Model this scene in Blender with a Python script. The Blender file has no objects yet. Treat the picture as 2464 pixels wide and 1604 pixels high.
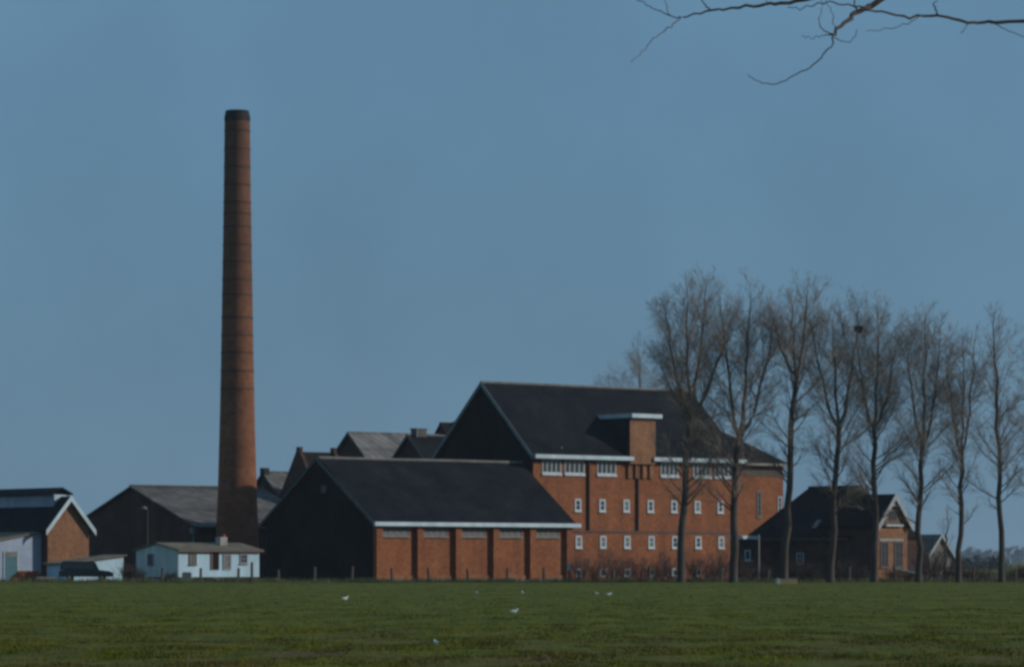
import bpy, math, random
import numpy as np
from mathutils import Vector, Matrix, noise

# ------------------------------------------------------------------ camera, sky, sun, exposure
scene = bpy.context.scene
COL = scene.collection
F, CX, HY, CAMZ = 8250.0, 1232.0, 1350.0, 1.8        # focal length / optical centre of the 2464 px wide photograph
cam_data = bpy.data.cameras.new('camera')
cam = bpy.data.objects.new('camera', cam_data); COL.objects.link(cam)
cam.location = (0, 0, CAMZ); cam.rotation_euler = (math.radians(90), 0, 0)
cam_data.sensor_width = 36.0; cam_data.lens = F / 2464 * 36.0
cam_data.shift_y = (HY - 802.0) / 2464.0
cam_data.clip_start = 0.5; cam_data.clip_end = 20000
scene.camera = cam

SUN_EL, SUN_AZ = math.radians(22.0), math.radians(92.0)      # azimuth clockwise from the view direction (+Y)
SUN_DIR = Vector((math.sin(SUN_AZ) * math.cos(SUN_EL), math.cos(SUN_AZ) * math.cos(SUN_EL), math.sin(SUN_EL)))
world = bpy.data.worlds.new('World'); scene.world = world; world.use_nodes = True
wn, wl = world.node_tree.nodes, world.node_tree.links
bg = wn['Background']
sky = wn.new('ShaderNodeTexSky'); sky.sky_type = 'NISHITA'; sky.sun_disc = False
sky.sun_elevation = SUN_EL; sky.sun_rotation = SUN_AZ
sky.altitude = 0; sky.air_density = 1.0; sky.dust_density = 0.6; sky.ozone_density = 2.5
veil = wn.new('ShaderNodeMix'); veil.data_type = 'RGBA'; veil.blend_type = 'MIX'
veil.inputs[0].default_value = 0.86
wl.new(sky.outputs[0], veil.inputs[6])
veil.inputs[7].default_value = (1.54, 3.24, 5.00, 1)          # thin even veil of cloud over the blue
wtc = wn.new('ShaderNodeTexCoord'); wnz = wn.new('ShaderNodeTexNoise'); wnz.inputs['Scale'].default_value = 9.0
wnz.inputs['Detail'].default_value = 4; wnz.inputs['Roughness'].default_value = 0.5; wl.new(wtc.outputs['Generated'], wnz.inputs[0])
wmr = wn.new('ShaderNodeMapRange'); wmr.inputs[1].default_value = 0.25; wmr.inputs[2].default_value = 0.75
wmr.inputs[3].default_value = 0.88; wmr.inputs[4].default_value = 1.13; wl.new(wnz.outputs[0], wmr.inputs[0])
wmx = wn.new('ShaderNodeMix'); wmx.data_type = 'RGBA'; wmx.blend_type = 'MULTIPLY'; wmx.inputs[0].default_value = 1
wl.new(veil.outputs[2], wmx.inputs[6]); wl.new(wmr.outputs[0], wmx.inputs[7]); wl.new(wmx.outputs[2], bg.inputs[0]); bg.inputs[1].default_value = 0.1

sun_data = bpy.data.lights.new('sun', 'SUN'); sun_data.energy = 3.5; sun_data.angle = math.radians(0.6)
sun_data.color = (1.0, 0.985, 0.95)
sun = bpy.data.objects.new('sun', sun_data); COL.objects.link(sun)
sun.rotation_euler = (-SUN_DIR).to_track_quat('-Z', 'Y').to_euler(); sun.location = (60, 0, 80)

scene.view_settings.view_transform = 'Standard'; scene.view_settings.look = 'None'
scene.view_settings.gamma = 1.0; scene.view_settings.exposure = -0.55
scene.view_settings.use_curve_mapping = False
scene.render.engine = 'CYCLES'
scene.cycles.use_denoising = True
scene.cycles.filter_width = 3.0                          # soft old print
scene.cycles.volume_bounces = 0; scene.cycles.max_bounces = 4; scene.cycles.diffuse_bounces = 3
scene.cycles.caustics_reflective = False; scene.cycles.caustics_refractive = False

# ------------------------------------------------------------------ helpers
A = math.radians(40.0)                                   # the works stand on one grid, turned 40 degrees
U = Vector((math.cos(A), math.sin(A), 0)); V = Vector((-math.sin(A), math.cos(A), 0))

def gx(px, Y): return (px - CX) / F * Y
def gz(py, Y): return CAMZ + (HY - py) / F * Y

class MB:
    def __init__(s): s.v = []; s.f = []
    def box(s, x0, x1, y0, y1, z0, z1):
        n = len(s.v)
        s.v += [(x0,y0,z0),(x1,y0,z0),(x1,y1,z0),(x0,y1,z0),(x0,y0,z1),(x1,y0,z1),(x1,y1,z1),(x0,y1,z1)]
        s.f += [tuple(n+i for i in q) for q in ((3,2,1,0),(4,5,6,7),(0,1,5,4),(1,2,6,5),(2,3,7,6),(3,0,4,7))]
        return s
    def hexa(s, pts):
        n = len(s.v); s.v += [tuple(p) for p in pts]
        s.f += [tuple(n+i for i in q) for q in ((3,2,1,0),(4,5,6,7),(0,1,5,4),(1,2,6,5),(2,3,7,6),(3,0,4,7))]
        return s
    def prism(s, poly, a, b, axis='x'):
        """poly in the plane across the axis, (across, z); extruded from a to b"""
        n = len(s.v); k = len(poly)
        for t in (a, b):
            for (p, z) in poly: s.v.append((t, p, z) if axis == 'x' else (p, t, z))
        s.f.append(tuple(n+i for i in range(k))[::-1] if axis == 'x' else tuple(n+i for i in range(k)))
        s.f.append(tuple(n+k+i for i in range(k)) if axis == 'x' else tuple(n+k+i for i in range(k))[::-1])
        for i in range(k):
            j = (i+1) % k
            q = (n+i, n+j, n+k+j, n+k+i)
            s.f.append(q if axis == 'x' else q[::-1])
        return s
    def tube(s, pts, rad, sides=6, cap=True):
        pts = [Vector(p) for p in pts]; n0 = len(s.v); m = len(pts)
        ref = Vector((0.31, 0.12, 0.94))
        for i, p in enumerate(pts):
            d = (pts[min(i+1, m-1)] - pts[max(i-1, 0)])
            d = d.normalized() if d.length > 1e-9 else Vector((0,0,1))
            a = d.cross(ref)
            if a.length < 0.05: a = d.cross(Vector((1, 0, 0)))
            a.normalize(); b = d.cross(a)
            r = rad[i] if isinstance(rad, (list, tuple)) else rad
            for k in range(sides):
                t = 2*math.pi*k/sides
                q = p + a*(r*math.cos(t)) + b*(r*math.sin(t)); s.v.append((q.x, q.y, q.z))
        for i in range(m-1):
            for k in range(sides):
                k2 = (k+1) % sides
                s.f.append((n0+i*sides+k, n0+(i+1)*sides+k, n0+(i+1)*sides+k2, n0+i*sides+k2))
        if cap:
            s.f.append(tuple(n0+k for k in range(sides)))
            s.f.append(tuple(n0+(m-1)*sides+k for k in range(sides))[::-1])
        return s
    def lathe(s, prof, n=24, cx=0, cy=0):
        n0 = len(s.v)
        for (r, z) in prof:
            for k in range(n):
                t = 2*math.pi*k/n; s.v.append((cx+r*math.cos(t), cy+r*math.sin(t), z))
        for i in range(len(prof)-1):
            for k in range(n):
                k2 = (k+1) % n
                s.f.append((n0+i*n+k, n0+i*n+k2, n0+(i+1)*n+k2, n0+(i+1)*n+k))
        return s
    def poly(s, pts):
        n = len(s.v); s.v += [tuple(p) for p in pts]; s.f.append(tuple(range(n, n+len(pts)))); return s
    def mesh(s, name, m, smooth=False):
        me = bpy.data.meshes.new(name); me.from_pydata(s.v, [], s.f); me.update()
        me.materials.append(m)
        if smooth:
            for p in me.polygons: p.use_smooth = True
        return me
    def build(s, name, m, parent=None, loc=None, smooth=False):
        o = bpy.data.objects.new(name, s.mesh(name, m, smooth)); COL.objects.link(o)
        if parent: o.parent = parent
        if loc: o.location = loc
        return o

def tag(o, label=None, cat=None, group=None, kind=None):
    if label: o['label'] = label
    if cat: o['category'] = cat
    if group: o['group'] = group
    if kind: o['kind'] = kind
    return o

def empty(name, loc, rz, label, cat, group=None):
    o = bpy.data.objects.new(name, None); COL.objects.link(o)
    o.location = loc; o.rotation_euler = (0, 0, rz); o.empty_display_size = 0.3
    return tag(o, label, cat, group)

def copy_tree(o, parent=None):
    c = o.copy(); COL.objects.link(c); c.parent = parent
    for ch in list(o.children): copy_tree(ch, c)
    return c

# ------------------------------------------------------------------ materials
def mat(name, c1, c2, scale=1.0, rough=0.85, fine=None, rows=None, stretch=(1,1,1), bump=0.0, c3=None, streak=0, spec=0.3):
    m = bpy.data.materials.new(name); m.use_nodes = True
    N, L = m.node_tree.nodes, m.node_tree.links
    b = N['Principled BSDF']; b.inputs['Roughness'].default_value = rough
    b.inputs['Specular IOR Level'].default_value = spec
    tc = N.new('ShaderNodeTexCoord'); mp = N.new('ShaderNodeMapping'); mp.inputs['Scale'].default_value = stretch
    L.new(tc.outputs['Object'], mp.inputs[0])
    n1 = N.new('ShaderNodeTexNoise'); n1.inputs['Scale'].default_value = scale; n1.inputs['Detail'].default_value = 6
    n1.inputs['Roughness'].default_value = 0.65
    L.new(mp.outputs[0], n1.inputs[0])
    cr = N.new('ShaderNodeValToRGB'); cr.color_ramp.elements[0].position = 0.32; cr.color_ramp.elements[1].position = 0.68
    cr.color_ramp.elements[0].color = (*c1, 1); cr.color_ramp.elements[1].color = (*c2, 1)
    L.new(n1.outputs[0], cr.inputs[0]); out = cr.outputs[0]
    hgt = n1.outputs[0]
    def mul(a, fac_out, lo, hi):
        r = N.new('ShaderNodeMapRange'); r.inputs[3].default_value = lo; r.inputs[4].default_value = hi
        L.new(fac_out, r.inputs[0])
        mx = N.new('ShaderNodeMix'); mx.data_type = 'RGBA'; mx.blend_type = 'MULTIPLY'; mx.inputs[0].default_value = 1
        L.new(a, mx.inputs[6]); L.new(r.outputs[0], mx.inputs[7]); return mx.outputs[2]
    if fine:
        n2 = N.new('ShaderNodeTexNoise'); n2.inputs['Scale'].default_value = fine; n2.inputs['Detail'].default_value = 3
        L.new(mp.outputs[0], n2.inputs[0]); out = mul(out, n2.outputs[0], 0.55, 1.45); hgt = n2.outputs[0]
    if streak:                                       # vertical rain streaks
        m2 = N.new('ShaderNodeMapping'); m2.inputs['Scale'].default_value = (streak, streak, 0.12)
        L.new(tc.outputs['Object'], m2.inputs[0])
        n3 = N.new('ShaderNodeTexNoise'); n3.inputs['Scale'].default_value = 1.0; n3.inputs['Detail'].default_value = 4
        L.new(m2.outputs[0], n3.inputs[0]); out = mul(out, n3.outputs[0], 0.6, 1.35)
    if rows:                                         # courses of tiles / bricks (w, h): brick texture in (x+y, z)
        sep = N.new('ShaderNodeSeparateXYZ'); L.new(tc.outputs['Object'], sep.inputs[0])
        ad = N.new('ShaderNodeMath'); L.new(sep.outputs[0], ad.inputs[0]); L.new(sep.outputs[1], ad.inputs[1])
        cb = N.new('ShaderNodeCombineXYZ'); L.new(ad.outputs[0], cb.inputs[0]); L.new(sep.outputs[2], cb.inputs[1])
        bt = N.new('ShaderNodeTexBrick'); L.new(cb.outputs[0], bt.inputs[0])
        bt.inputs['Scale'].default_value = 1; bt.inputs['Brick Width'].default_value = rows[0]; bt.inputs['Row Height'].default_value = rows[1]
        bt.inputs['Mortar Size'].default_value = rows[1]*0.09; bt.inputs['Mortar Smooth'].default_value = 0.4
        bt.inputs['Color1'].default_value = (0.75,0.75,0.75,1); bt.inputs['Color2'].default_value = (1.2,1.2,1.2,1)
        bt.inputs['Mortar'].default_value = (rows[2],)*3 + (1,)
        mx = N.new('ShaderNodeMix'); mx.data_type = 'RGBA'; mx.blend_type = 'MULTIPLY'; mx.inputs[0].default_value = 1
        L.new(out, mx.inputs[6]); L.new(bt.outputs[0], mx.inputs[7]); out = mx.outputs[2]
        hgt = bt.outputs[0]
    L.new(out, b.inputs['Base Color'])
    if bump:
        bp = N.new('ShaderNodeBump'); bp.inputs['Strength'].default_value = bump; bp.inputs['Distance'].default_value = 0.04
        L.new(hgt, bp.inputs['Height']); L.new(bp.outputs[0], b.inputs['Normal'])
    return m

M = {}
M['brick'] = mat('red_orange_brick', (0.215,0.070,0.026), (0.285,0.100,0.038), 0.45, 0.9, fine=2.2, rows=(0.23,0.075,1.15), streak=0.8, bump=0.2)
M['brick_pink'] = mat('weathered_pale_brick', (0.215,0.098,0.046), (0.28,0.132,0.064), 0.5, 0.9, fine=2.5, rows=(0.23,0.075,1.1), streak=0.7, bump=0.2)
M['brick_brown'] = mat('dark_brown_brick', (0.052,0.027,0.018), (0.096,0.050,0.034), 0.4, 0.95, fine=2.0, rows=(0.23,0.075,1.1), streak=0.6)  # brown walls; also laid on two side walls to paint their shade
M['gable_shade_door'] = mat('gable_shade_and_door_black', (0.012,0.0075,0.0065), (0.030,0.019,0.016), 0.35, 0.9, spec=0.1, fine=3.0, streak=1.5)  # gable shade put into the colour; also the cabin's dark door
M['stack'] = mat('chimney_brick', (0.160,0.060,0.028), (0.260,0.098,0.044), 0.22, 0.92, fine=1.4, rows=(0.23,0.075,1.1), streak=0.5, bump=0.2)
M['soot'] = mat('soot_blackened_brick', (0.02,0.018,0.017), (0.05,0.04,0.035), 0.8, 0.95, fine=2)
M['iron'] = mat('rusty_iron_band', (0.045,0.026,0.020), (0.09,0.05,0.036), 2, 0.85)
M['slate'] = mat('dark_roof_tiles', (0.004,0.005,0.008), (0.019,0.019,0.021), 0.35, 0.85, spec=0.12, fine=1.3, rows=(0.32,0.30,0.6), bump=0.4)
M['slate_brown'] = mat('brown_black_roof_tiles', (0.011,0.0085,0.008), (0.028,0.020,0.017), 0.4, 0.85, spec=0.12, fine=1.4, rows=(0.32,0.30,0.6), bump=0.4)
M['sheet'] = mat('pale_grey_roof_sheets', (0.14,0.125,0.112), (0.22,0.20,0.183), 0.3, 0.8, fine=1.0, rows=(1.1,2.4,0.7), streak=0.5)
M['sheet_dull'] = mat('dull_grey_brown_roof', (0.10,0.088,0.078), (0.165,0.145,0.13), 0.3, 0.85, fine=1.2, rows=(1.1,2.4,0.7), streak=0.5)
M['sheet_tan'] = mat('tan_roof_sheets', (0.14,0.11,0.075), (0.20,0.165,0.115), 0.5, 0.85, fine=1.4, streak=0.6)
M['frame_pale'] = mat('weathered_cream_paint', (0.30,0.31,0.30), (0.42,0.43,0.41), 1.5, 0.7)
M['frame_grey'] = mat('dull_grey_frame', (0.15,0.135,0.12), (0.23,0.205,0.18), 1.2, 0.7)
M['white'] = mat('white_paint', (0.44,0.54,0.56), (0.56,0.65,0.66), 0.8, 0.55, streak=0.9)
M['white_old'] = mat('aged_white_paint', (0.40,0.45,0.46), (0.54,0.58,0.58), 1.2, 0.65, fine=4)
M['white_wall'] = mat('whitewashed_wall', (0.41,0.56,0.62), (0.50,0.65,0.71), 0.7, 0.8, streak=0.8)
M['grey_wall'] = mat('greyed_whitewash', (0.28,0.32,0.39), (0.36,0.40,0.47), 0.7, 0.85, streak=0.8)
M['teal_wall'] = mat('pale_grey_green_boards', (0.50,0.55,0.51), (0.60,0.65,0.60), 0.6, 0.75, streak=1.2)
M['verge'] = mat('grey_green_verge_board', (0.12,0.155,0.15), (0.19,0.23,0.22), 1, 0.7)
M['verge_dark'] = mat('dull_dark_verge_board', (0.045,0.055,0.053), (0.075,0.09,0.086), 1, 0.8)
M['ridge'] = mat('mortared_ridge_tiles', (0.12,0.115,0.10), (0.22,0.20,0.17), 1.5, 0.9)
M['teal'] = mat('teal_door_paint', (0.04,0.12,0.14), (0.06,0.16,0.18), 1.5, 0.6)
M['brown'] = mat('brown_woodwork', (0.12,0.075,0.05), (0.17,0.11,0.075), 2, 0.7)
M['grey_door'] = mat('grey_painted_wood', (0.20,0.20,0.21), (0.27,0.27,0.27), 2, 0.6)
M['concrete'] = mat('pale_concrete', (0.28,0.26,0.23), (0.40,0.37,0.33), 1.4, 0.9, fine=6)
M['timber'] = mat('weathered_timber', (0.075,0.055,0.042), (0.13,0.10,0.075), 3, 0.9, stretch=(1,1,0.2))
M['timber_pale'] = mat('bleached_timber', (0.22,0.20,0.175), (0.32,0.29,0.25), 3, 0.9, stretch=(1,1,0.2))
M['bark'] = mat('dark_bark', (0.045,0.034,0.028), (0.10,0.075,0.058), 2.5, 0.95, stretch=(1,1,0.25), bump=0.5)
M['limb'] = mat('grey_brown_limb_bark', (0.085,0.064,0.050), (0.165,0.125,0.096), 1.5, 0.95, stretch=(1,1,0.3))
M['twig'] = mat('brown_twigs', (0.22,0.168,0.13), (0.34,0.26,0.20), 0.6, 0.9)
M['twig_red'] = mat('reddish_twigs', (0.085,0.05,0.045), (0.14,0.085,0.07), 1.0, 0.9)
M['nest'] = mat('nest_sticks', (0.02,0.015,0.012), (0.04,0.03,0.022), 6, 0.95)
M['pipe'] = mat('dark_red_pipe', (0.075,0.030,0.020), (0.11,0.045,0.028), 2, 0.6)
M['red'] = mat('red_paint', (0.30,0.06,0.035), (0.38,0.08,0.05), 3, 0.6)
M['car'] = mat('dark_navy_paint', (0.012,0.014,0.022), (0.018,0.02,0.03), 1, 0.35, spec=0.5)
M['rubber'] = mat('black_rubber', (0.015,0.015,0.015), (0.025,0.025,0.025), 4, 0.9)
M['steel'] = mat('dull_steel', (0.25,0.25,0.26), (0.35,0.35,0.36), 3, 0.45)
M['lamp_red'] = mat('red_lens', (0.20,0.01,0.01), (0.25,0.015,0.015), 3, 0.3)
M['feather'] = mat('white_feathers', (0.72,0.74,0.75), (0.82,0.83,0.83), 9, 0.8)
M['feather_grey'] = mat('grey_feathers', (0.33,0.36,0.40), (0.42,0.45,0.48), 9, 0.8)
M['beak'] = mat('yellow_beak', (0.45,0.26,0.05), (0.5,0.3,0.06), 5, 0.6)
M['wood_far'] = mat('far_winter_wood', (0.022,0.025,0.018), (0.048,0.046,0.034), 0.05, 0.95)

def glass_mat():
    m = bpy.data.materials.new('dusty_window_glass'); m.use_nodes = True
    b = m.node_tree.nodes['Principled BSDF']
    b.inputs['Base Color'].default_value = (0.045, 0.05, 0.055, 1); b.inputs['Roughness'].default_value = 0.16
    b.inputs['Specular IOR Level'].default_value = 0.5
    return m
M['glass'] = glass_mat()
M['glass_dusty'] = mat('limed_window_glass', (0.10,0.095,0.085), (0.20,0.185,0.16), 1.1, 0.5, fine=3)

def ground_mat():
    m = bpy.data.materials.new('winter_pasture'); m.use_nodes = True
    N, L = m.node_tree.nodes, m.node_tree.links; b = N['Principled BSDF']; b.inputs['Roughness'].default_value = 0.95
    b.inputs['Specular IOR Level'].default_value = 0.15
    tc = N.new('ShaderNodeTexCoord')
    def nz(scale, det, stretch):
        mp = N.new('ShaderNodeMapping'); mp.inputs['Scale'].default_value = stretch; L.new(tc.outputs['Object'], mp.inputs[0])
        n = N.new('ShaderNodeTexNoise'); n.inputs['Scale'].default_value = scale; n.inputs['Detail'].default_value = det
        n.inputs['Roughness'].default_value = 0.7; L.new(mp.outputs[0], n.inputs[0]); return n.outputs[0]
    def ramp(src, p0, c0, p1, c1, mid=None):
        r = N.new('ShaderNodeValToRGB'); e = r.color_ramp.elements
        e[0].position = p0; e[0].color = (*c0, 1); e[1].position = p1; e[1].color = (*c1, 1)
        if mid: k = e.new(mid[0]); k.color = (*mid[1], 1)
        L.new(src, r.inputs[0]); return r.outputs[0]
    big = nz(0.06, 5, (1, 0.45, 1)); mid = nz(0.9, 6, (1, 0.16, 1)); fine = nz(5.0, 4, (1, 0.6, 1))
    base = ramp(big, 0.35, (0.092,0.104,0.004), 0.68, (0.132,0.128,0.005))
    dead = ramp(mid, 0.42, (0.055,0.066,0.004), 0.68, (0.170,0.136,0.016), (0.54, (0.104,0.116,0.005)))
    mx = N.new('ShaderNodeMix'); mx.data_type = 'RGBA'; mx.inputs[0].default_value = 0.55
    L.new(base, mx.inputs[6]); L.new(dead, mx.inputs[7])
    mu = N.new('ShaderNodeMix'); mu.data_type = 'RGBA'; mu.blend_type = 'MULTIPLY'; mu.inputs[0].default_value = 1
    L.new(mx.outputs[2], mu.inputs[6]); L.new(ramp(fine, 0.3, (0.65,0.65,0.65), 0.7, (1.3,1.28,1.25)), mu.inputs[7])
    # trampled bare earth near the road side of the pasture
    sp = N.new('ShaderNodeSeparateXYZ'); L.new(tc.outputs['Object'], sp.inputs[0])
    mr = N.new('ShaderNodeMapRange'); mr.inputs[1].default_value = 95; mr.inputs[2].default_value = 48
    L.new(sp.outputs[1], mr.inputs[0])
    ml = N.new('ShaderNodeMath'); ml.operation = 'MULTIPLY'; L.new(mr.outputs[0], ml.inputs[0])
    pn = nz(0.35, 5, (1, 0.35, 1)); pr = N.new('ShaderNodeMapRange'); pr.inputs[1].default_value = 0.44; pr.inputs[2].default_value = 0.62
    L.new(pn, pr.inputs[0]); L.new(pr.outputs[0], ml.inputs[1])
    ea = N.new('ShaderNodeMix'); ea.data_type = 'RGBA'; L.new(ml.outputs[0], ea.inputs[0])
    L.new(mu.outputs[2], ea.inputs[6]); ea.inputs[7].default_value = (0.130, 0.082, 0.038, 1)
    L.new(ea.outputs[2], b.inputs['Base Color'])
    bp = N.new('ShaderNodeBump'); bp.inputs['Strength'].default_value = 0.6; bp.inputs['Distance'].default_value = 0.12
    L.new(mid, bp.inputs['Height']); L.new(bp.outputs[0], b.inputs['Normal'])
    return m
M['pasture'] = ground_mat()
def grass_mat():
    m = bpy.data.materials.new('grass_blades'); m.use_nodes = True
    N, L = m.node_tree.nodes, m.node_tree.links; b = N['Principled BSDF']; b.inputs['Roughness'].default_value = 0.85
    b.inputs['Specular IOR Level'].default_value = 0.1
    tc = N.new('ShaderNodeTexCoord'); outs = []
    for sc, st, stops in ((1.1, (1,0.10,1), ((0.34,(0.062,0.078,0.004)),(0.46,(0.092,0.108,0.004)),(0.56,(0.128,0.132,0.005)),(0.70,(0.165,0.120,0.016)))),
                          (0.28, (1,0.14,1), ((0.36,(0.74,0.78,0.85)),(0.5,(1,1,1)),(0.66,(1.28,1.15,1.0)))),
                          (4.0, (1,0.4,1), ((0.3,(0.6,0.6,0.6)),(0.7,(1.4,1.4,1.4))))):
        mp = N.new('ShaderNodeMapping'); mp.inputs['Scale'].default_value = st; L.new(tc.outputs['Object'], mp.inputs[0])
        n = N.new('ShaderNodeTexNoise'); n.inputs['Scale'].default_value = sc; n.inputs['Detail'].default_value = 5; L.new(mp.outputs[0], n.inputs[0])
        r = N.new('ShaderNodeValToRGB'); e = r.color_ramp.elements
        e[0].position = stops[0][0]; e[0].color = (*stops[0][1],1); e[1].position = stops[-1][0]; e[1].color = (*stops[-1][1],1)
        for (p, c) in stops[1:-1]: k = e.new(p); k.color = (*c,1)
        L.new(n.outputs[0], r.inputs[0]); outs.append(r.outputs[0])
    o = outs[0]
    for q in outs[1:]:
        mx = N.new('ShaderNodeMix'); mx.data_type = 'RGBA'; mx.blend_type = 'MULTIPLY'; mx.inputs[0].default_value = 1
        L.new(o, mx.inputs[6]); L.new(q, mx.inputs[7]); o = mx.outputs[2]
    sp = N.new('ShaderNodeSeparateXYZ'); L.new(tc.outputs['Object'], sp.inputs[0])
    mr = N.new('ShaderNodeMapRange'); mr.inputs[1].default_value = 105; mr.inputs[2].default_value = 56; L.new(sp.outputs[1], mr.inputs[0])
    mp = N.new('ShaderNodeMapping'); mp.inputs['Scale'].default_value = (1, 0.35, 1); L.new(tc.outputs['Object'], mp.inputs[0])
    n = N.new('ShaderNodeTexNoise'); n.inputs['Scale'].default_value = 0.42; n.inputs['Detail'].default_value = 5; L.new(mp.outputs[0], n.inputs[0])
    pr = N.new('ShaderNodeMapRange'); pr.inputs[1].default_value = 0.43; pr.inputs[2].default_value = 0.62; L.new(n.outputs[0], pr.inputs[0])
    ml = N.new('ShaderNodeMath'); ml.operation = 'MULTIPLY'; L.new(mr.outputs[0], ml.inputs[0]); L.new(pr.outputs[0], ml.inputs[1])
    ea = N.new('ShaderNodeMix'); ea.data_type = 'RGBA'; L.new(ml.outputs[0], ea.inputs[0]); L.new(o, ea.inputs[6]); ea.inputs[7].default_value = (0.110, 0.062, 0.026, 1)
    L.new(ea.outputs[2], b.inputs['Base Color']); return m
M['grass'] = grass_mat()
M['grass_dry'] = mat('dry_verge_grass', (0.075,0.085,0.028), (0.17,0.155,0.065), 0.4, 0.85, fine=2.0)
M['yard'] = mat('trodden_yard', (0.075,0.062,0.045), (0.13,0.11,0.08), 0.25, 0.95, fine=2)

# ------------------------------------------------------------------ ground
def field_z(x, y):
    w = min(1, max(0, (y-36)/8)) * min(1, max(0, (300-y)/10)) * min(1, max(0, (69-abs(x))/8))
    if w <= 0: return 0.0
    h = noise.noise(Vector((x*0.11, y*0.06, 3.1)))*0.10 + noise.noise(Vector((x*0.45, y*0.30, 7.7)))*0.055 + noise.noise(Vector((x*1.3, y*0.9, 1.7)))*0.03
    return w * h

xs = [-6000,-4000,-2500,-1500,-800,-400,-220,-130,-90] + list(np.arange(-70, 70.1, 1.0)) + [90,130,220,400,800,1500,2500,4000,6000]
ys = [-1500,-600,-200,-60,0,25] + list(np.arange(36, 314.1, 1.0)) + [330,360,400,460,560,700,900,1200,1600,2200,3000,4000,6000]
gv = [(x, y, field_z(x, y)) for y in ys for x in xs]; nx = len(xs)
gf = [(j*nx+i, j*nx+i+1, (j+1)*nx+i+1, (j+1)*nx+i) for j in range(len(ys)-1) for i in range(nx-1)]
gm = bpy.data.meshes.new('ground'); gm.from_pydata(gv, [], gf); gm.materials.append(M['pasture'])
for p in gm.polygons: p.use_smooth = True
ground = bpy.data.objects.new('ground', gm); COL.objects.link(ground); tag(ground, kind='structure')
MB().poly([(-75,305,0.006),(70,305,0.006),(90,430,0.006),(-95,430,0.006)]).build('yard', M['yard']); tag(bpy.data.objects['yard'], kind='structure')

# ------------------------------------------------------------------ building helpers (local x = along U, local y = along V)
def gable_wall(b, x0, x1, y0, y1, eave, top, axis='x'):
    """five-sided prism; ridge runs along axis"""
    if axis == 'x':
        ym = (y0+y1)/2; b.prism([(y0,0),(y1,0),(y1,eave),(ym,top),(y0,eave)], x0, x1, 'x')
    else:
        xm = (x0+x1)/2; b.prism([(x0,0),(x1,0),(x1,eave),(xm,top),(x0,eave)], y0, y1, 'y')

def roof_slabs(a0, a1, c0, c1, eave, top, over, axis='x', th=0.16, ra0=None, ra1=None):
    """two sloping slabs over a gable; a = along the ridge, c = across. over = eave overhang"""
    cm = (c0+c1)/2; sl = (top-eave)/(cm-c0)
    b = MB()
    for s, c in ((1, c0), (-1, c1)):
        ce = c - s*over; ze = eave - sl*over
        def P(a, cc, z): return (a, cc, z) if axis == 'x' else (cc, a, z)
        r0 = a0 if ra0 is None else ra0; r1 = a1 if ra1 is None else ra1
        lo = [P(a0,ce,ze), P(a1,ce,ze), P(r1,cm,top), P(r0,cm,top)]
        hi = [(x,y,z+th*math.sqrt(1+sl*sl)) for (x,y,z) in lo]
        b.hexa(lo+hi)
    return b

def verge_boards(parent, a, c0, c1, eave, top, over, m, axis='x', th=0.16, w=0.32, out=-1):
    """a board along each sloping edge at the ridge end a"""
    cm = (c0+c1)/2; sl = (top-eave)/(cm-c0); k = math.sqrt(1+sl*sl)
    for s, c in ((1, c0), (-1, c1)):
        ce = c - s*over; ze = eave - sl*over
        b = MB(); y0, y1 = (a+out*0.06, a+out*0.004) 
        pts = []
        for aa in (min(y0,y1), max(y0,y1)):
            for (cc, zz) in ((ce, ze-w*0.45*k), (cm, top-w*0.45*k), (cm, top+(th+0.05)*k), (ce, ze+(th+0.05)*k)):
                pts.append((aa, cc, zz) if axis == 'x' else (cc, aa, zz))
        b.hexa(pts).build('barge_board', m, parent)

_win = {}
def window(parent, x, z, w, h, y=0.0, cols=1, rows=1, fw=0.12, bar=0.05, glass='glass', frame='white', sill=0.0, name='window', axis='x'):
    """window on the wall facing local -y (axis x), or on the wall facing local -x (axis y); x,z = lower left corner"""
    key = (round(w,3), round(h,3), cols, rows, fw, bar, glass, frame, sill)
    if key not in _win:
        f = MB(); d0, d1 = -0.07, 0.03
        f.box(0,w,d0,d1,0,fw); f.box(0,w,d0,d1,h-fw,h); f.box(0,fw,d0,d1,fw,h-fw); f.box(w-fw,w,d0,d1,fw,h-fw)
        pw = (w-2*fw-(cols-1)*bar)/cols; ph = (h-2*fw-(rows-1)*bar)/rows
        for i in range(1, cols): x0 = fw+i*pw+(i-1)*bar; f.box(x0,x0+bar,-0.055,0.03,fw,h-fw)
        for j in range(1, rows): z0 = fw+j*ph+(j-1)*bar; f.box(fw,w-fw,-0.05,0.03,z0,z0+bar)
        p = MB().box(0,pw,-0.02,0.01,0,ph).mesh('pane', M[glass])
        sm = MB().box(-0.06,w+0.06,-0.16,0.02,-sill,0.004).mesh('sill', M[frame]) if sill else None
        _win[key] = (f.mesh('window', M[frame]), p, pw, ph, sm)
    fm, pm, pw, ph, sm = _win[key]
    o = bpy.data.objects.new(name, fm); COL.objects.link(o); o.parent = parent
    if axis == 'x': o.location = (x, y, z)
    else: o.location = (y, x, z); o.rotation_euler = (0, 0, -math.pi/2)
    for i in range(cols):
        for j in range(rows):
            q = bpy.data.objects.new('pane', pm); COL.objects.link(q); q.parent = o
            q.location = (fw+i*(pw+bar), 0, fw+j*(ph+bar))
    if sm:
        q = bpy.data.objects.new('sill', sm); COL.objects.link(q); q.parent = o
    return o

def ridge_tiles(parent, pts, r=0.16, m='ridge'):
    MB().tube(pts, r, 6).build('ridge', M[m], parent)

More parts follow.
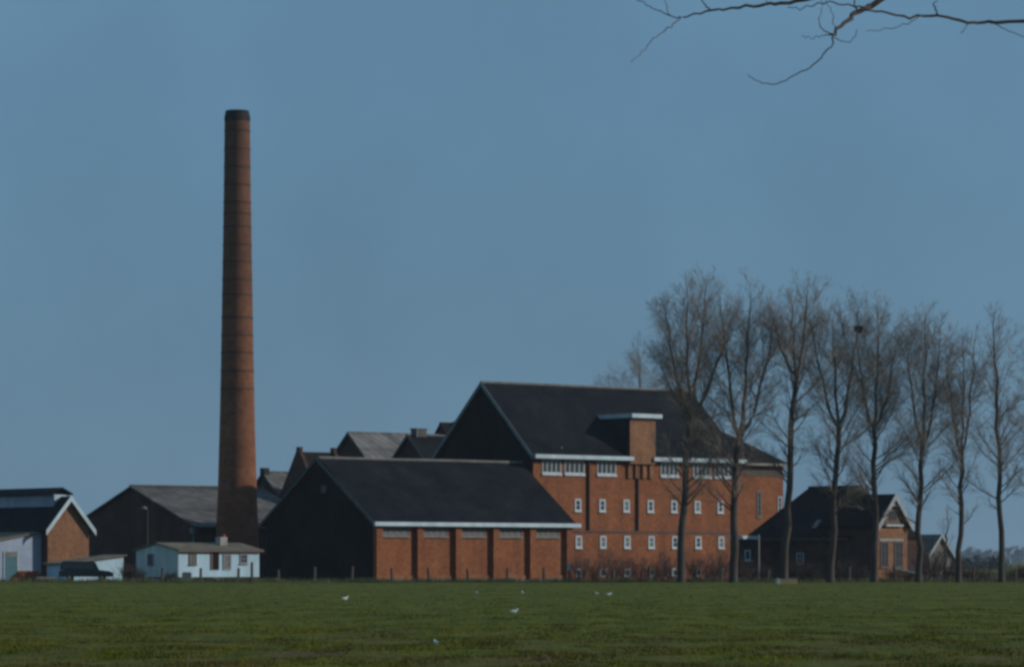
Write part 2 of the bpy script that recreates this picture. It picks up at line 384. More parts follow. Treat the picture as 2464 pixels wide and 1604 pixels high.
ORD = ['first','second','third','fourth','fifth','sixth','seventh','eighth','ninth','tenth','eleventh','twelfth','thirteenth','fourteenth','fifteenth','sixteenth','seventeenth','eighteenth','nineteenth']
C0 = Vector((gx(900, 320), 320, 0))
def at_grid(px, Y): return Vector((gx(px, Y), Y, 0))

# ------------------------------------------------------------------ long brick shed in front
shed = empty('brick_shed', C0, A, 'long low brick shed with dark tiled roof and white gutter beside the field', 'shed')
L, W, EV, TOP = 24.2, 17.1, 5.56, 11.45
w = MB(); w.prism([(0,0),(W,0),(W,EV),(W/2,TOP-0.12),(0,EV)], 0.0, L, 'x'); w.build('wall', M['brick'], shed)
MB().prism([(0.15,0),(W-0.15,0),(W-0.15,EV-0.1),(W/2,TOP-0.3),(0.15,EV-0.1)], -0.09, -0.004, 'x').build('gable_shade_panel', M['gable_shade_door'], shed)  # near-black panel, shade of the unlit gable carried by its colour
roof_slabs(-0.35, L+0.5, 0, W, EV, TOP, 0.55, ra0=-0.05, ra1=L+1.1).build('roof', M['slate'], shed)
ridge_tiles(shed, [(-0.05,W/2,TOP+0.22),(8,W/2,TOP+0.19),(16,W/2,TOP+0.23),(L+1.1,W/2,TOP+0.2)])
verge_boards(shed, -0.36, 0, W, EV, TOP, 0.5, M['verge_dark'], w=0.22)
g = MB(); g.box(-0.5, L+0.75, -0.86, -0.56, EV-0.44, EV-0.06); g.build('gutter', M['white'], shed)
MB().box(-0.2, L+0.4, -0.55, -0.004, EV-0.30, EV-0.22).build('soffit', M['timber'], shed)
MB().box(0.004, L-0.004, -0.10, -0.003, 0, 0.45).build('plinth', M['brick_pink'], shed)
pil = [0.0] + [4.88+4.64*k for k in range(4)] + [L-0.72]
for x in pil: MB().box(x, x+0.72, -0.42, -0.004, 0, EV-0.31).build('pilaster', M['brick'], shed)
for k in range(5):
    x0 = pil[k]+0.72+0.12; x1 = pil[k+1]-0.75
    window(shed, x0, 4.15, x1-x0, 0.95, -0.02, cols=4, rows=1, fw=0.10, bar=0.10, glass='glass_dusty', frame='frame_grey', sill=0.10)
window(shed, W/2-0.45, 8.3, 0.9, 0.7, -0.10, fw=0.12, glass='glass', frame='timber', axis='y', name='gable_window')

# ------------------------------------------------------------------ tall brick mill
mill_o = at_grid(1283, 342)
mill = empty('brick_mill', mill_o, A, 'tall three-storey brick mill with white windows and a hoist tower breaking the eaves', 'mill')
L, W, EV, TOP = 28.2, 15.4, 12.5, 19.75
EX = 34.9
MB().prism([(0,0),(W,0),(W,EV),(W/2,TOP-0.1),(0,EV)], 0.0, L, 'x').build('wall', M['brick'], mill)
MB().prism([(0.12,0),(W-0.12,0),(W-0.12,EV-0.1),(W/2,TOP-0.3),(0.12,EV-0.1)], -0.09, -0.004, 'x').build('gable_shade_panel', M['gable_shade_door'], mill)  # added dark face that paints the mill gable's shade
roof_slabs(-0.4, L+0.5, 0, W, EV, TOP, 0.5).build('roof', M['slate'], mill)
ridge_tiles(mill, [(-0.4,W/2,TOP+0.2),(9,W/2,TOP+0.23),(19,W/2,TOP+0.18),(L+0.5,W/2,TOP+0.2)])
verge_boards(mill, -0.41, 0, W, EV, TOP, 0.45, M['verge'], w=0.30)
# annexe with a low hipped roof on the far end
MB().box(L+0.004, EX, 0.02, W-0.5, 0, EV-0.1).build('annexe_wall', M['brick'], mill)
h = MB(); z0, z1 = EV-0.35, EV+3.1; a0, a1, b0, b1 = L+0.51, EX+0.5, -0.5, W+0.0
bot = [(a0,b0,z0),(a1,b0,z0),(a1,b1,z0),(a0,b1,z0)]; top = [(a0,3.1,z1),(a0+0.02,3.1,z1),(a0+0.02,b1-3.1,z1),(a0,b1-3.1,z1)]
h.hexa(bot+top).build('annexe_roof', M['slate_brown'], mill)
MB().box(L+0.6, EX+0.5, -0.78, -0.5, EV-0.60, EV-0.36).build('annexe_gutter', M['timber_pale'], mill)
MB().box(L+0.3, EX-0.2, -0.02, 0.018, EV-1.75, EV-0.75).build('ventilation_louvre', M['timber'], mill)
window(mill, 31.0, 6.5, 0.62, 2.7, 0.018, cols=1, rows=4, fw=0.11, bar=0.05, sill=0.08, frame='frame_grey')
window(mill, 34.05, 6.9, 0.6, 1.8, 0.018, cols=1, rows=3, fw=0.11, bar=0.05, sill=0.08, frame='white_old')
# hoist tower
T0, T1, TZ = 12.5, 16.0, 16.45
MB().box(T0, T1, -0.55, 4.4, EV-0.75, TZ).build('hoist_tower', M['brick_pink'], mill)
MB().box(T0-0.07, T0-0.004, -0.5, 4.3, EV-0.2, TZ-0.02).build('hoist_side_shade', M['slate'], mill)  # dark sheet painting the shade on the tower's left side
MB().box(T0-0.12, T1+0.55, -1.0, 4.4, TZ+0.004, TZ+0.42).build('hoist_roof', M['white'], mill)
MB().box(T0+0.02, T1-0.02, -0.62, -0.552, TZ-0.30, TZ-0.002).build('hoist_cornice', M['pipe'], mill)
for x in (T0+0.05, T0+1.05, T0+2.05, T0+3.0): MB().box(x, x+0.55, -0.24, -0.004, EV-2.2, EV-0.752).build('hoist_bracket', M['brick_pink'], mill)
MB().box(-0.35, T0+0.35, -0.82, -0.51, EV-0.42, EV-0.02).build('gutter', M['white'], mill)
MB().box(T1-0.35, L+0.55, -0.82, -0.51, EV-0.42, EV-0.02).build('gutter', M['white'], mill)
MB().box(-0.2, T0-0.02, -0.50, -0.004, EV-0.32, EV-0.24).build('soffit', M['timber'], mill)
MB().box(T1+0.02, L, -0.50, -0.004, EV-0.32, EV-0.24).build('soffit', M['timber'], mill)
def mill_l(px):                                    # photo column on the mill's front -> metres along the wall
    k = (px-CX)/F; return (k*mill_o.y - mill_o.x)/(U.x - k*U.y)
for (p0, p1) in ((1304,1349),(1358,1405),(1436,1481),(1589,1631),(1667,1709),(1719,1763)):
    x0 = mill_l(p0); x1 = mill_l(p1)
    window(mill, x0, EV-1.85, x1-x0, 1.45, -0.01, cols=4, rows=1, fw=0.10, bar=0.10, sill=0.24, frame='white_old')
for pc in (1390,1448.7,1506.7,1564.7,1621.4,1677.6,1732.8):
    xc = mill_l(pc)
    window(mill, xc-0.43, 6.85, 0.86, 1.26, -0.01, cols=1, rows=2, fw=0.19, bar=0.06, sill=0.08, frame='white_old', glass='glass_dusty' if int(pc) % 3 == 0 else 'glass')
    window(mill, xc-0.43, 3.15, 0.86, 1.26, -0.13, cols=1, rows=2, fw=0.19, bar=0.06, sill=0.08, frame='white_old', glass='glass_dusty' if int(pc) % 2 == 0 else 'glass')
    window(mill, xc-0.43, 0.25, 0.86, 0.85, -0.13, cols=1, rows=1, fw=0.18, bar=0.06, frame='white_old')
for pc in (1415, 1533):
    x = mill_l(pc); MB().tube([(x,-0.16,EV-0.5),(x,-0.16,4.95)], 0.12, 8).build('downpipe', M['pipe'], mill)
MB().box(0.0, L, -0.12, -0.004, 0, 4.72).build('foot_wall', M['brick'], mill)
MB().box(0.0, L+0.02, -0.20, -0.004, 4.723, 4.90).build('string_course', M['sheet_dull'], mill)
MB().box(0.0, L, -0.04, -0.003, 8.75, 8.87).build('string_course', M['brick_pink'], mill)

# ------------------------------------------------------------------ gabled works buildings behind
def works(name, px, py, Y, Wd, Ln, pitch, label, wallm, roofm, over=0.3, verge=None, parapet=False, cat='building'):
    """apex of the near gable at photo point (px, py), at distance Y; ridge runs along U"""
    z = gz(py, Y); ev = z - math.tan(math.radians(pitch))*Wd/2
    o = at_grid(px, Y) - V*(Wd/2)
    e = empty(name, o, A, label, cat, 'gabled works buildings behind the shed')
    b = MB(); gable_wall(b, 0, Ln, 0, Wd, ev, z-0.25); b.build('wall', M[wallm], e)
    if parapet:
        roof_slabs(0.3, Ln-0.3, 0, Wd, ev, z-0.2, over).build('roof', M[roofm], e)
        for x in (0, Ln-0.4):
            p = MB(); p.prism([(-0.3,ev-0.7),(Wd+0.3,ev-0.7),(Wd+0.3,ev+0.1),(Wd/2+0.3,z+0.15),(Wd/2+0.3,z+0.6),(Wd/2-0.3,z+0.6),(Wd/2-0.3,z+0.15),(-0.3,ev+0.1)], x-0.02, x+0.42, 'x')
            p.build('parapet', M[wallm], e)
    else:
        roof_slabs(-over, Ln+over, 0, Wd, ev, z-0.2, over).build('roof', M[roofm], e)
        ridge_tiles(e, [(-over,Wd/2,z+0.02),(Ln+over,Wd/2,z+0.02)], 0.12, roofm if roofm != 'slate' else 'ridge')
    if verge: verge_boards(e, -over-0.01, 0, Wd, ev, z-0.2, over, M[verge], w=0.18)
    return e, z, ev
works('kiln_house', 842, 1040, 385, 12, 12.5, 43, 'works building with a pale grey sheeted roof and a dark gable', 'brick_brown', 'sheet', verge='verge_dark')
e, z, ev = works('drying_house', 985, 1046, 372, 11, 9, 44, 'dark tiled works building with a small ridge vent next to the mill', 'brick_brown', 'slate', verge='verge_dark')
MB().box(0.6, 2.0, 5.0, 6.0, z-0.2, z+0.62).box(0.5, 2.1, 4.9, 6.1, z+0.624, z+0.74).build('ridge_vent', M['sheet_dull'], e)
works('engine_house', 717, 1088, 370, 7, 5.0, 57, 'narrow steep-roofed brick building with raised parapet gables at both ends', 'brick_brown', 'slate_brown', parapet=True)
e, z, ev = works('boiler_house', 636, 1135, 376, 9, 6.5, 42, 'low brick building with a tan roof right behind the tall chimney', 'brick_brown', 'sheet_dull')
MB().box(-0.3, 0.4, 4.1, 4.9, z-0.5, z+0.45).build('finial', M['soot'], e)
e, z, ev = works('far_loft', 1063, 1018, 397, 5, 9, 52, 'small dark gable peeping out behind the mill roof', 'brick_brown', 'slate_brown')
MB().box(1.6, 2.3, 1.8, 2.6, z-1.0, z+0.25).build('chimney_pot', M['concrete'], e)

# wide low kiln hall
e, z, ev = works('kiln_hall', 320, 1168, 362, 23.5, 16.5, 20.5, 'wide brown kiln hall with a low-pitched grey roof left of the chimney', 'brick_brown', 'sheet_dull', over=0.4)
MB().tube([(-0.15, 0.4, ev-0.2), (-0.15, 0.4, 0.0)], 0.10, 6).build('downpipe', M['verge'], e)
MB().box(-0.4, 0.1, 0.1, 0.7, ev-0.7, ev-0.1).build('rainwater_hopper', M['verge'], e)

# ------------------------------------------------------------------ chimney
ch_o = at_grid(571, 352)
s = F/352.0
ch = empty('factory_chimney', ch_o, 0, 'tall tapering round brick factory chimney ringed with iron bands', 'chimney')
prof_px = [(1392,54.5),(1300,52),(1200,47.6),(1100,44.6),(1000,42.0),(900,39.8),(750,37.2),(600,34.6),(450,32.4),(330,31.0),(293,30.6)]
prof = [(r/s, max(0.0, gz(y, 352))) for (y, r) in prof_px]; prof[0] = (prof[0][0], 0.0)
nt = M['stack'].node_tree; bs = nt.nodes['Principled BSDF']; src = bs.inputs['Base Color'].links[0].from_socket   # soot thickening towards the mouth
tcn = nt.nodes.new('ShaderNodeTexCoord'); spz = nt.nodes.new('ShaderNodeSeparateXYZ'); nt.links.new(tcn.outputs['Object'], spz.inputs[0])
mrz = nt.nodes.new('ShaderNodeMapRange'); mrz.inputs[1].default_value = 14; mrz.inputs[2].default_value = 48; mrz.inputs[4].default_value = 0.62
nt.links.new(spz.outputs[2], mrz.inputs[0])
mxz = nt.nodes.new('ShaderNodeMix'); mxz.data_type = 'RGBA'; nt.links.new(mrz.outputs[0], mxz.inputs[0]); nt.links.new(src, mxz.inputs[6])
mxz.inputs[7].default_value = (0.075, 0.045, 0.033, 1); nt.links.new(mxz.outputs[2], bs.inputs['Base Color'])
body = MB(); body.lathe(prof, 40); body.build('shaft', M['stack'], ch, smooth=True)
zt = gz(293, 352); ztop = gz(267, 352)
cap = MB(); cap.lathe([(30.6/s, zt), (31.6/s, gz(288,352)), (31.0/s, gz(281,352)), (28.6/s, gz(270,352)), (27.8/s, ztop), (22/s, ztop), (21/s, ztop-1.4)], 40)
cap.build('crown', M['soot'], ch, smooth=True)
def ch_r(y):
    ys_ = [p[0] for p in prof_px][::-1]; rs_ = [p[1] for p in prof_px][::-1]
    return float(np.interp(y, ys_, rs_))/s
for y in (316,360,404,446,488,515,547,590,631,673,710,765,807,849,893,936):
    r = ch_r(y); zz = gz(y, 352)
    MB().lathe([(r-0.02,zz-0.075),(r+0.035,zz-0.07),(r+0.035,zz+0.07),(r-0.02,zz+0.075)], 40).build('iron_band', M['iron'], ch)

# ------------------------------------------------------------------ left: brick house with ridge lantern, white lean-to
gh_o = at_grid(115, 335)
gh = empty('gabled_store', gh_o, A, 'brick store with white barge boards and a long ridge lantern', 'building')
gw, gl, ge, gt = 4.75, 17.0, 5.15, 7.95
b = MB(); gable_wall(b, 0, gw, 0, gl, ge, gt-0.1, 'y'); b.build('wall', M['brick_pink'], gh)
MB().box(-0.08, -0.004, 0.05, gl-0.05, 0, ge-0.2).build('side_shade_panel', M['brick_brown'], gh)  # darker brick skin standing in for shade on the long side wall
roof_slabs(-0.5, gl+0.4, 0, gw, ge, gt, 0.5, axis='y').build('roof', M['slate'], gh)
verge_boards(gh, -0.51, 0, gw, ge, gt, 0.5, M['white'], axis='y', w=0.34)
lt = MB(); xm = gw/2
lt.box(xm-0.85, xm+0.85, 1.4, gl-1, gt-0.75, gt+0.45); l_ = lt.build('lantern', M['grey_wall'], gh)
lr = MB(); lr.prism([(xm-1.2,gt+0.40),(xm,gt+1.0),(xm+1.2,gt+0.40),(xm+1.2,gt+0.52),(xm,gt+1.14),(xm-1.2,gt+0.52)], 1.0, gl-0.6, 'y'); lr.build('lantern_roof', M['slate'], l_)
MB().box(xm-0.8, xm+0.8, 1.30, 1.395, gt-0.2, gt+0.40).build('lantern_end', M['white'], l_)

le = empty('white_lean_to', gh_o + V*1.0 - U*5.7, A, 'whitewashed lean-to with a teal door against the brick store', 'outbuilding')
MB().hexa([(0,0,0),(5.6,0,0),(5.6,11,0),(0,11,0),(0,0,3.65),(5.6,0,4.62),(5.6,11,4.62),(0,11,3.65)]).build('wall', M['grey_wall'], le)
MB().hexa([(-0.4,-0.25,3.60),(5.6,-0.25,4.64),(5.6,11.3,4.64),(-0.4,11.3,3.60),(-0.4,-0.25,3.74),(5.6,-0.25,4.78),(5.6,11.3,4.78),(-0.4,11.3,3.74)]).build('roof', M['sheet_tan'], le)
def le_x(px):
    k = (px-CX)/F; o = le.location; return (k*o.y-o.x)/(U.x-k*U.y)
d = MB().box(0, 1.45, -0.06, -0.004, 0, 2.25).build('door', M['teal'], le, loc=(le_x(10), 0, 0))
MB().box(0.02, 1.43, -0.09, -0.062, 2.26, 2.75).build('fanlight', M['glass_dusty'], d)
MB().box(-0.1, 0, -0.10, -0.004, 0, 2.8).box(1.45, 1.55, -0.10, -0.004, 0, 2.8).build('door_frame', M['white_old'], d)

# ------------------------------------------------------------------ small skillion hut + dark car + rubbish
hu_o = at_grid(297, 322) - U*6.4
hu = empty('tin_roofed_hut', hu_o, A, 'small low hut with white end wall and tan single-pitch roof behind the dark car', 'hut')
MB().hexa([(0,0,0),(6.4,0,0),(6.4,3.2,0),(0,3.2,0),(0,0,1.55),(6.4,0,2.3),(6.4,3.2,2.3),(0,3.2,1.55)]).build('wall', M['white_wall'], hu)
MB().hexa([(-0.3,-0.3,1.53),(6.6,-0.3,2.33),(6.6,3.6,2.33),(-0.3,3.6,1.53),(-0.3,-0.3,1.66),(6.6,-0.3,2.46),(6.6,3.6,2.46),(-0.3,3.6,1.66)]).build('roof', M['sheet_tan'], hu)
MB().box(6.404, 6.47, -0.02, 3.1, 0, 2.2).build('end_boarding', M['timber'], hu)

car_o = Vector((gx(207, 310), 310, 0.006))
car = empty('estate_car', car_o, math.radians(4), 'dark navy estate car parked before the small white hut', 'car')
bprof = [(-2.35,0.42),(-2.40,0.75),(-2.30,0.98),(-1.95,1.05),(1.05,1.05),(2.15,0.92),(2.42,0.72),(2.42,0.42)]
MB().prism([(x,z) for x,z in bprof], -0.82, 0.82, 'y').build('body', M['car'], car)
cprof = [(-2.3,1.052),(-2.16,1.74),(-2.0,1.82),(0.55,1.82),(0.75,1.76),(1.15,1.052)]
MB().prism(cprof, -0.72, 0.72, 'y').build('cabin', M['car'], car)
for (x0, x1, x2, x3) in ((-2.12,-2.0,-1.12,-1.12),(-1.04,-1.04,-0.16,-0.16),(-0.08,-0.08,0.55,0.88)):
    MB().hexa([(x0,-0.735,1.12),(x3,-0.735,1.12),(x3,-0.722,1.12),(x0,-0.722,1.12),(x1,-0.735,1.68),(x2,-0.735,1.68),(x2,-0.722,1.68),(x1,-0.722,1.68)]).build('side_window', M['glass'], car)
MB().hexa([(1.10,-0.62,1.10),(1.10,0.62,1.10),(0.79,0.58,1.69),(0.79,-0.58,1.69),(1.16,-0.62,1.11),(1.16,0.62,1.11),(0.85,0.58,1.70),(0.85,-0.58,1.70)]).build('windscreen', M['glass'], car)
wm = MB(); wm.lathe([(0.0,0.0),(0.19,0.0),(0.20,0.02),(0.31,0.02),(0.33,0.06),(0.33,0.17),(0.0,0.17)], 20); wme = wm.mesh('wheel', M['rubber'])
hm = MB().lathe([(0.0,-0.02),(0.15,-0.015),(0.18,0.01)], 16).mesh('hubcap', M['steel'])
for x in (-1.45, 1.45):
    for y, rot in ((-0.86, -math.pi/2), (0.86, math.pi/2)):
        o = bpy.data.objects.new('wheel', wme); COL.objects.link(o); o.parent = car; o.location = (x, y, 0.33); o.rotation_euler = (rot, 0, 0)
        q = bpy.data.objects.new('hubcap', hm); COL.objects.link(q); q.parent = o
MB().box(2.40,2.50,-0.80,0.80,0.42,0.54).build('bumper', M['steel'], car)
MB().box(-2.50,-2.39,-0.80,0.80,0.42,0.54).build('bumper', M['steel'], car)
for y in (-0.62, 0.62):
    MB().tube([(2.36,y,0.74),(2.44,y,0.74)], 0.10, 10).build('headlight', M['steel'], car)
    MB().box(-2.42,-2.36,y-0.10,y+0.10,0.68,0.86).build('tail_light', M['lamp_red'], car)

random.seed(4)
bp_ = empty('brick_pile', Vector((gx(72, 319), 319, 0.006)), 0.2, 'low heap of red bricks on the yard edge by the lean-to', 'bricks')
for lay in range(5):
    for k in range(9-lay):
        for j in range(2):
            o = MB().box(-0.28,0.28,-0.16,0.16,0,0.19)
            q = o.build('brick', M['red'] if (k+lay) % 3 == 0 else M['brick'], bp_, loc=((k-(9-lay)/2)*0.36+random.uniform(-.05,.05), j*0.4+random.uniform(-.04,.04), lay*0.185))
            q.rotation_euler = (0, 0, random.uniform(-0.35, 0.35))
sl = empty('concrete_slab_stack', Vector((gx(112, 318), 318, 0.006)), 0.1, 'two pale concrete slabs lying stacked beside the brick heap', 'slabs')
MB().box(-1.0,1.0,-0.5,0.5,0,0.2).build('slab', M['concrete'], sl)
o = MB().box(-0.95,0.95,-0.48,0.48,0.2,0.38).build('slab', M['concrete'], sl); o.rotation_euler = (0,0,0.08)

# ------------------------------------------------------------------ white site cabin
cb_o = at_grid(430, 306)
cb = empty('site_cabin', cb_o, A, 'long white site cabin with brown windows raised on blocks before the chimney', 'cabin'); cb.scale = (0.965, 0.965, 0.965)
cl, cw_, cz0, ce_, ct = 9.15, 7.0, 0.42, 2.92, 3.55
b = MB(); b.prism([(0,cz0),(cw_,cz0),(cw_,ce_),(cw_/2,ct-0.05),(0,ce_)], 0, cl, 'x'); b.build('wall', M['white_wall'], cb)
b = MB(); b.prism([(0.02,cz0),(cw_-0.02,cz0),(cw_-0.02,ce_-0.02),(cw_/2,ct-0.08),(0.02,ce_-0.02)], -0.06, -0.003, 'x'); b.build('end_cladding', M['teal_wall'], cb)
roof_slabs(-0.25, cl+0.3, 0, cw_, ce_, ct, 0.3, th=0.10).build('roof', M['sheet_tan'], cb)
MB().box(-0.25, cl+0.3, -0.38, -0.31, ce_-0.16, ce_+0.06).build('fascia', M['brown'], cb)
c_ = MB().box(6.1,6.9,2.0,2.8,ct-0.35,ct+0.62).build('chimney', M['concrete'], cb)
MB().tube([(6.7,2.3,ct+0.62),(6.7,2.3,ct+0.90)], 0.14, 10).build('chimney_pot', M['red'], c_)
def cb_l(px):
    k = (px-CX)/F; return (k*cb_o.y-cb_o.x)/(U.x-k*U.y)
def cz(py): return gz(py, 308)
window(cb, cb_l(455), cz(1356), cb_l(474)-cb_l(455), cz(1328)-cz(1356), -0.01, cols=2, rows=1, fw=0.08, frame='brown', glass='glass_dusty', sill=0.06)
window(cb, cb_l(582), cz(1354), cb_l(601)-cb_l(582), cz(1329)-cz(1354), -0.01, cols=2, rows=2, fw=0.12, frame='grey_door', glass='glass', sill=0.06)
x0, x1 = cb_l(514), cb_l(530)
d = MB().box(0, x1-x0, -0.05, -0.004, 0, 1.75).build('door', M['gable_shade_door'], cb, loc=(x0, 0, cz(1369)))
MB().box(-0.22, -0.002, -0.08, -0.004, 0, 1.78).build('door_frame', M['brown'], d)
window(cb, cb_l(540), cz(1369), cb_l(560)-cb_l(540), 1.45, -0.01, cols=1, rows=2, fw=0.14, frame='grey_door', glass='glass_dusty')
window(cb, cw_-2.0, 1.45, 1.0, 1.15, -0.065, fw=0.10, frame='grey_door', axis='y')
for x in (0.3, 2.6, 5.0, 7.2, 8.6): 
    for y in (0.3, cw_-0.8): MB().box(x, x+0.5, y, y+0.4, 0, cz0-0.003).build('block', M['brick'] if y < 1 else M['concrete'], cb)
stp = MB().box(0,1.3,-0.9,-0.35,0,0.22).box(0,1.3,-0.348,-0.06,0,0.40).build('step', M['timber'], cb, loc=(x0-0.2, 0, 0))
tag(MB().box(-0.42,0.42,-0.3,0.3,0,0.78).box(-0.36,0.36,-0.24,0.24,0.784,0.86).build('water_tank', M['concrete'], loc=(gx(450, 304.3), 304.3, 0.004)), 'pale square concrete tank against the white cabin', 'tank')

# ------------------------------------------------------------------ yard lamp before the kiln hall
yl = empty('yard_lamp', Vector((gx(355, 344), 344, 0.006)), 0, 'tall thin yard lamp post before the brown kiln hall gable', 'lamp post')
zt_ = gz(1222, 344)
MB().tube([(0,0,0),(0,0,2.5),(0,0,zt_)], [0.09,0.08,0.05], 8).build('pole', M['timber'], yl)
MB().tube([(0,0,zt_),(-0.35,0,zt_+0.12)], 0.05, 6).build('arm', M['timber'], yl)
MB().lathe([(0.30,zt_-0.08),(0.34,zt_),(0.18,zt_+0.14),(0.05,zt_+0.2)], 14, cx=-0.35).build('lamp_shade', M['frame_grey'], yl, smooth=True)

# ------------------------------------------------------------------ farmhouse on the right
fh_o = at_grid(2112, 328)
fh = empty('farmhouse', fh_o, A, 'brown farmhouse with white-trimmed lit gable and a big dark hipped barn roof', 'house'); fh.scale = (0.95, 0.95, 0.95)
fw_, fe, ft = 4.3, 5.7, 8.45
b = MB(); gable_wall(b, 0, fw_, 0, 7, fe, ft-0.1, 'y'); b.build('wall', M['brick_pink'], fh)
MB().box(-0.07, -0.004, 0.06, 6.9, 0, fe-0.25).build('side_shade_panel', M['brick_brown'], fh)  # brown skin added to darken the wing's shaded side by colour
roof_slabs(-0.45, 8, 0, fw_, fe, ft, 0.35, axis='y').build('roof', M['slate_brown'], fh)
verge_boards(fh, -0.46, 0, fw_, fe, ft, 0.35, M['frame_pale'], axis='y', w=0.42)
xm = fw_/2
MB().prism([(xm-0.72,ft-0.95),(xm+0.72,ft-0.95),(xm,ft-0.08)], -0.30, -0.004, 'y').build('gable_board', M['frame_pale'], fh)
MB().prism([(xm-1.15,fe+0.0),(xm+1.15,fe+0.0),(xm+0.75,ft-1.25),(xm-0.75,ft-1.25)], -0.05, -0.004, 'y').build('loft_door', M['brown'], fh)
window(fh, xm-0.5, fe+0.3, 1.0, 1.0, -0.055, cols=2, rows=1, fw=0.08, frame='brown')
MB().box(xm-1.25, xm+1.25, -0.35, -0.004, fe-0.25, fe-0.08).build('balcony_ledge', M['white_old'], fh)
window(fh, 0.35, 1.3, 1.15, 2.6, -0.01, cols=2, rows=3, fw=0.10, frame='brown', sill=0.1)
window(fh, 2.35, 1.3, 1.25, 2.6, -0.01, cols=2, rows=3, fw=0.10, frame='brown', sill=0.1)
MB().box(0.25, 3.7, -0.06, -0.004, 3.95, 4.2).build('lintel', M['concrete'], fh)
# barn behind: eaves low, hipped at both ends
by0, by1, bx0, bx1, be = 3.6, 19.2, -0.3, 10.4, 4.3
MB().box(bx0+0.3, bx1-0.3, by0+0.3, by1-0.3, 0, be+0.2).build('barn_wall', M['brick_brown'], fh)
r = MB(); xr = 5.0; zr = 9.6
P = [(bx0,by0,be),(bx1,by0,be),(bx1,by1,be),(bx0,by1,be),(xr,by0+3.4,zr),(xr,by1-4.4,zr)]
n = len(r.v); r.v += P; r.f += [(0,1,4),(1,2,5,4),(2,3,5),(3,0,4,5),(3,2,1,0)]
r.build('barn_roof', M['slate_brown'], fh)
ridge_tiles(fh, [(xr,by0+3.4,zr+0.05),(xr,by1-4.4,zr+0.05)], 0.13, 'slate_brown')
MB().box(bx0-0.12, bx0+0.02, by0+0.2, by1-0.2, be-0.22, be-0.02).build('barn_gutter', M['timber'], fh)
window(fh, 11.5, 1.6, 1.0, 1.2, bx0+0.29, cols=2, rows=2, fw=0.1, frame='white_old', axis='y')
MB().hexa([(0.55,9.2,5.26),(0.55,9.9,5.26),(1.35,9.9,6.06),(1.35,9.2,6.06),(0.45,9.2,5.36),(0.45,9.9,5.36),(1.25,9.9,6.16),(1.25,9.2,6.16)]).build('skylight', M['glass_dusty'], fh)
MB().box(fw_+0.002, fw_+1.0, 1.0, 5.0, 0, 3.4).build('side_porch', M['brick_pink'], fh)

an = empty('flat_roofed_annexe', at_grid(1783, 336), A, 'small dark outbuilding with a white flat roof edge between mill and farmhouse', 'outbuilding'); an.scale = (0.95, 0.95, 0.95)
MB().box(0, 2.0, 0, 1.6, 0, 4.2).build('wall', M['brick_brown'], an)
MB().box(-0.2, 2.3, -0.4, 1.7, 4.204, 4.55).build('roof', M['white'], an)
window(an, 0.5, 2.0, 0.8, 1.1, -0.01, cols=1, rows=1, fw=0.14, sill=0.08)

fb = empty('far_barn', at_grid(2236, 470), A, 'small grey barn with a pale roof edge beyond the farmhouse', 'barn')
b = MB(); gable_wall(b, 0, 4.2, 0, 6, 3.0, 5.2, 'y'); b.build('wall', M['frame_grey'], fb)
roof_slabs(-0.4, 6.4, 0, 4.2, 3.0, 5.3, 0.5, axis='y').build('roof', M['sheet_dull'], fb)
verge_boards(fb, -0.41, 0, 4.2, 3.0, 5.3, 0.5, M['frame_pale'], axis='y', w=0.3)

# ------------------------------------------------------------------ fence, posts, barrier, trough
def post(name, px, Y, h, r, m, label, group=None, lean=0.0, top=None):
    b = MB(); x = gx(px, Y)
    b.tube([(0,0,-0.05),(lean*0.5,0,h*0.5),(lean,0,h-0.03),(lean,0,h)], [r,r*0.96,r*0.92,r*0.6], 7)
    o = b.build(name, M[m], loc=(x, Y, 0)); return tag(o, label, 'post', group)
random.seed(11)
for k, px in enumerate((390, 483, 576, 668, 760, 850, 942, 1036, 1129, 1220, 1308, 1475, 1558, 1735, 1850, 2045, 2150, 2345, 2440)):
    post('fence_post', px + random.uniform(-4,4), 303.0, random.uniform(1.05,1.4), 0.13, 'timber', ORD[k]+' weathered fence post along the pasture edge, counted from the dark car', 'fence posts along the pasture edge', random.uniform(-0.08,0.08))
post('gate_post', 606, 303.2, 1.75, 0.13, 'timber', 'thick dark gate post taller than the fence beside the cabin corner')
post('mast', 1826, 306, 4.2, 0.09, 'timber_pale', 'tall pale bare pole standing before the white-roofed outbuilding')
post('concrete_post', 1996, 303.5, 2.9, 0.10, 'timber_pale', 'tall pale post before the dark barn roof')
mk = empty('marker_post', Vector((gx(1370, 305), 305, 0)), 0, 'red marker post with white top by the end of the brick shed', 'post')
MB().box(-0.14,0.14,-0.08,0.08,0,1.05).build('shaft', M['red'], mk); MB().box(-0.17,0.17,-0.1,0.1,1.054,1.65).build('top', M['white'], mk)
br = empty('barrier_pole', Vector((gx(2182, 304), 304, 0)), 0, 'white barrier pole resting slanted on low posts before the farmhouse', 'barrier')
MB().tube([(-1.35,0,1.22),(1.35,0,0.62)], 0.10, 8).build('pole', M['white'], br)
MB().box(-1.15,-0.95,-0.1,0.1,0,1.13).build('post', M['timber'], br); MB().box(1.1,1.3,-0.1,0.1,0,0.64).build('post', M['timber'], br)
ty = CAMZ*F/(1402-HY)
tr = empty('feed_trough', Vector((gx(1896, ty), ty, field_z(gx(1896, ty), ty)-0.02)), 0.15, 'pale wooden feed trough with white end lying on the grass', 'trough')
MB().box(-0.74,0.76,-0.28,-0.22,0,0.44).box(-0.74,0.76,0.22,0.28,0,0.44).box(0.70,0.76,-0.219,0.219,0,0.44).box(-0.74,0.699,-0.219,0.219,0.04,0.1).build('tub', mat('yellow_wood', (0.36,0.22,0.10), (0.46,0.30,0.15), 3, 0.8, stretch=(0.3,1,1)), tr)
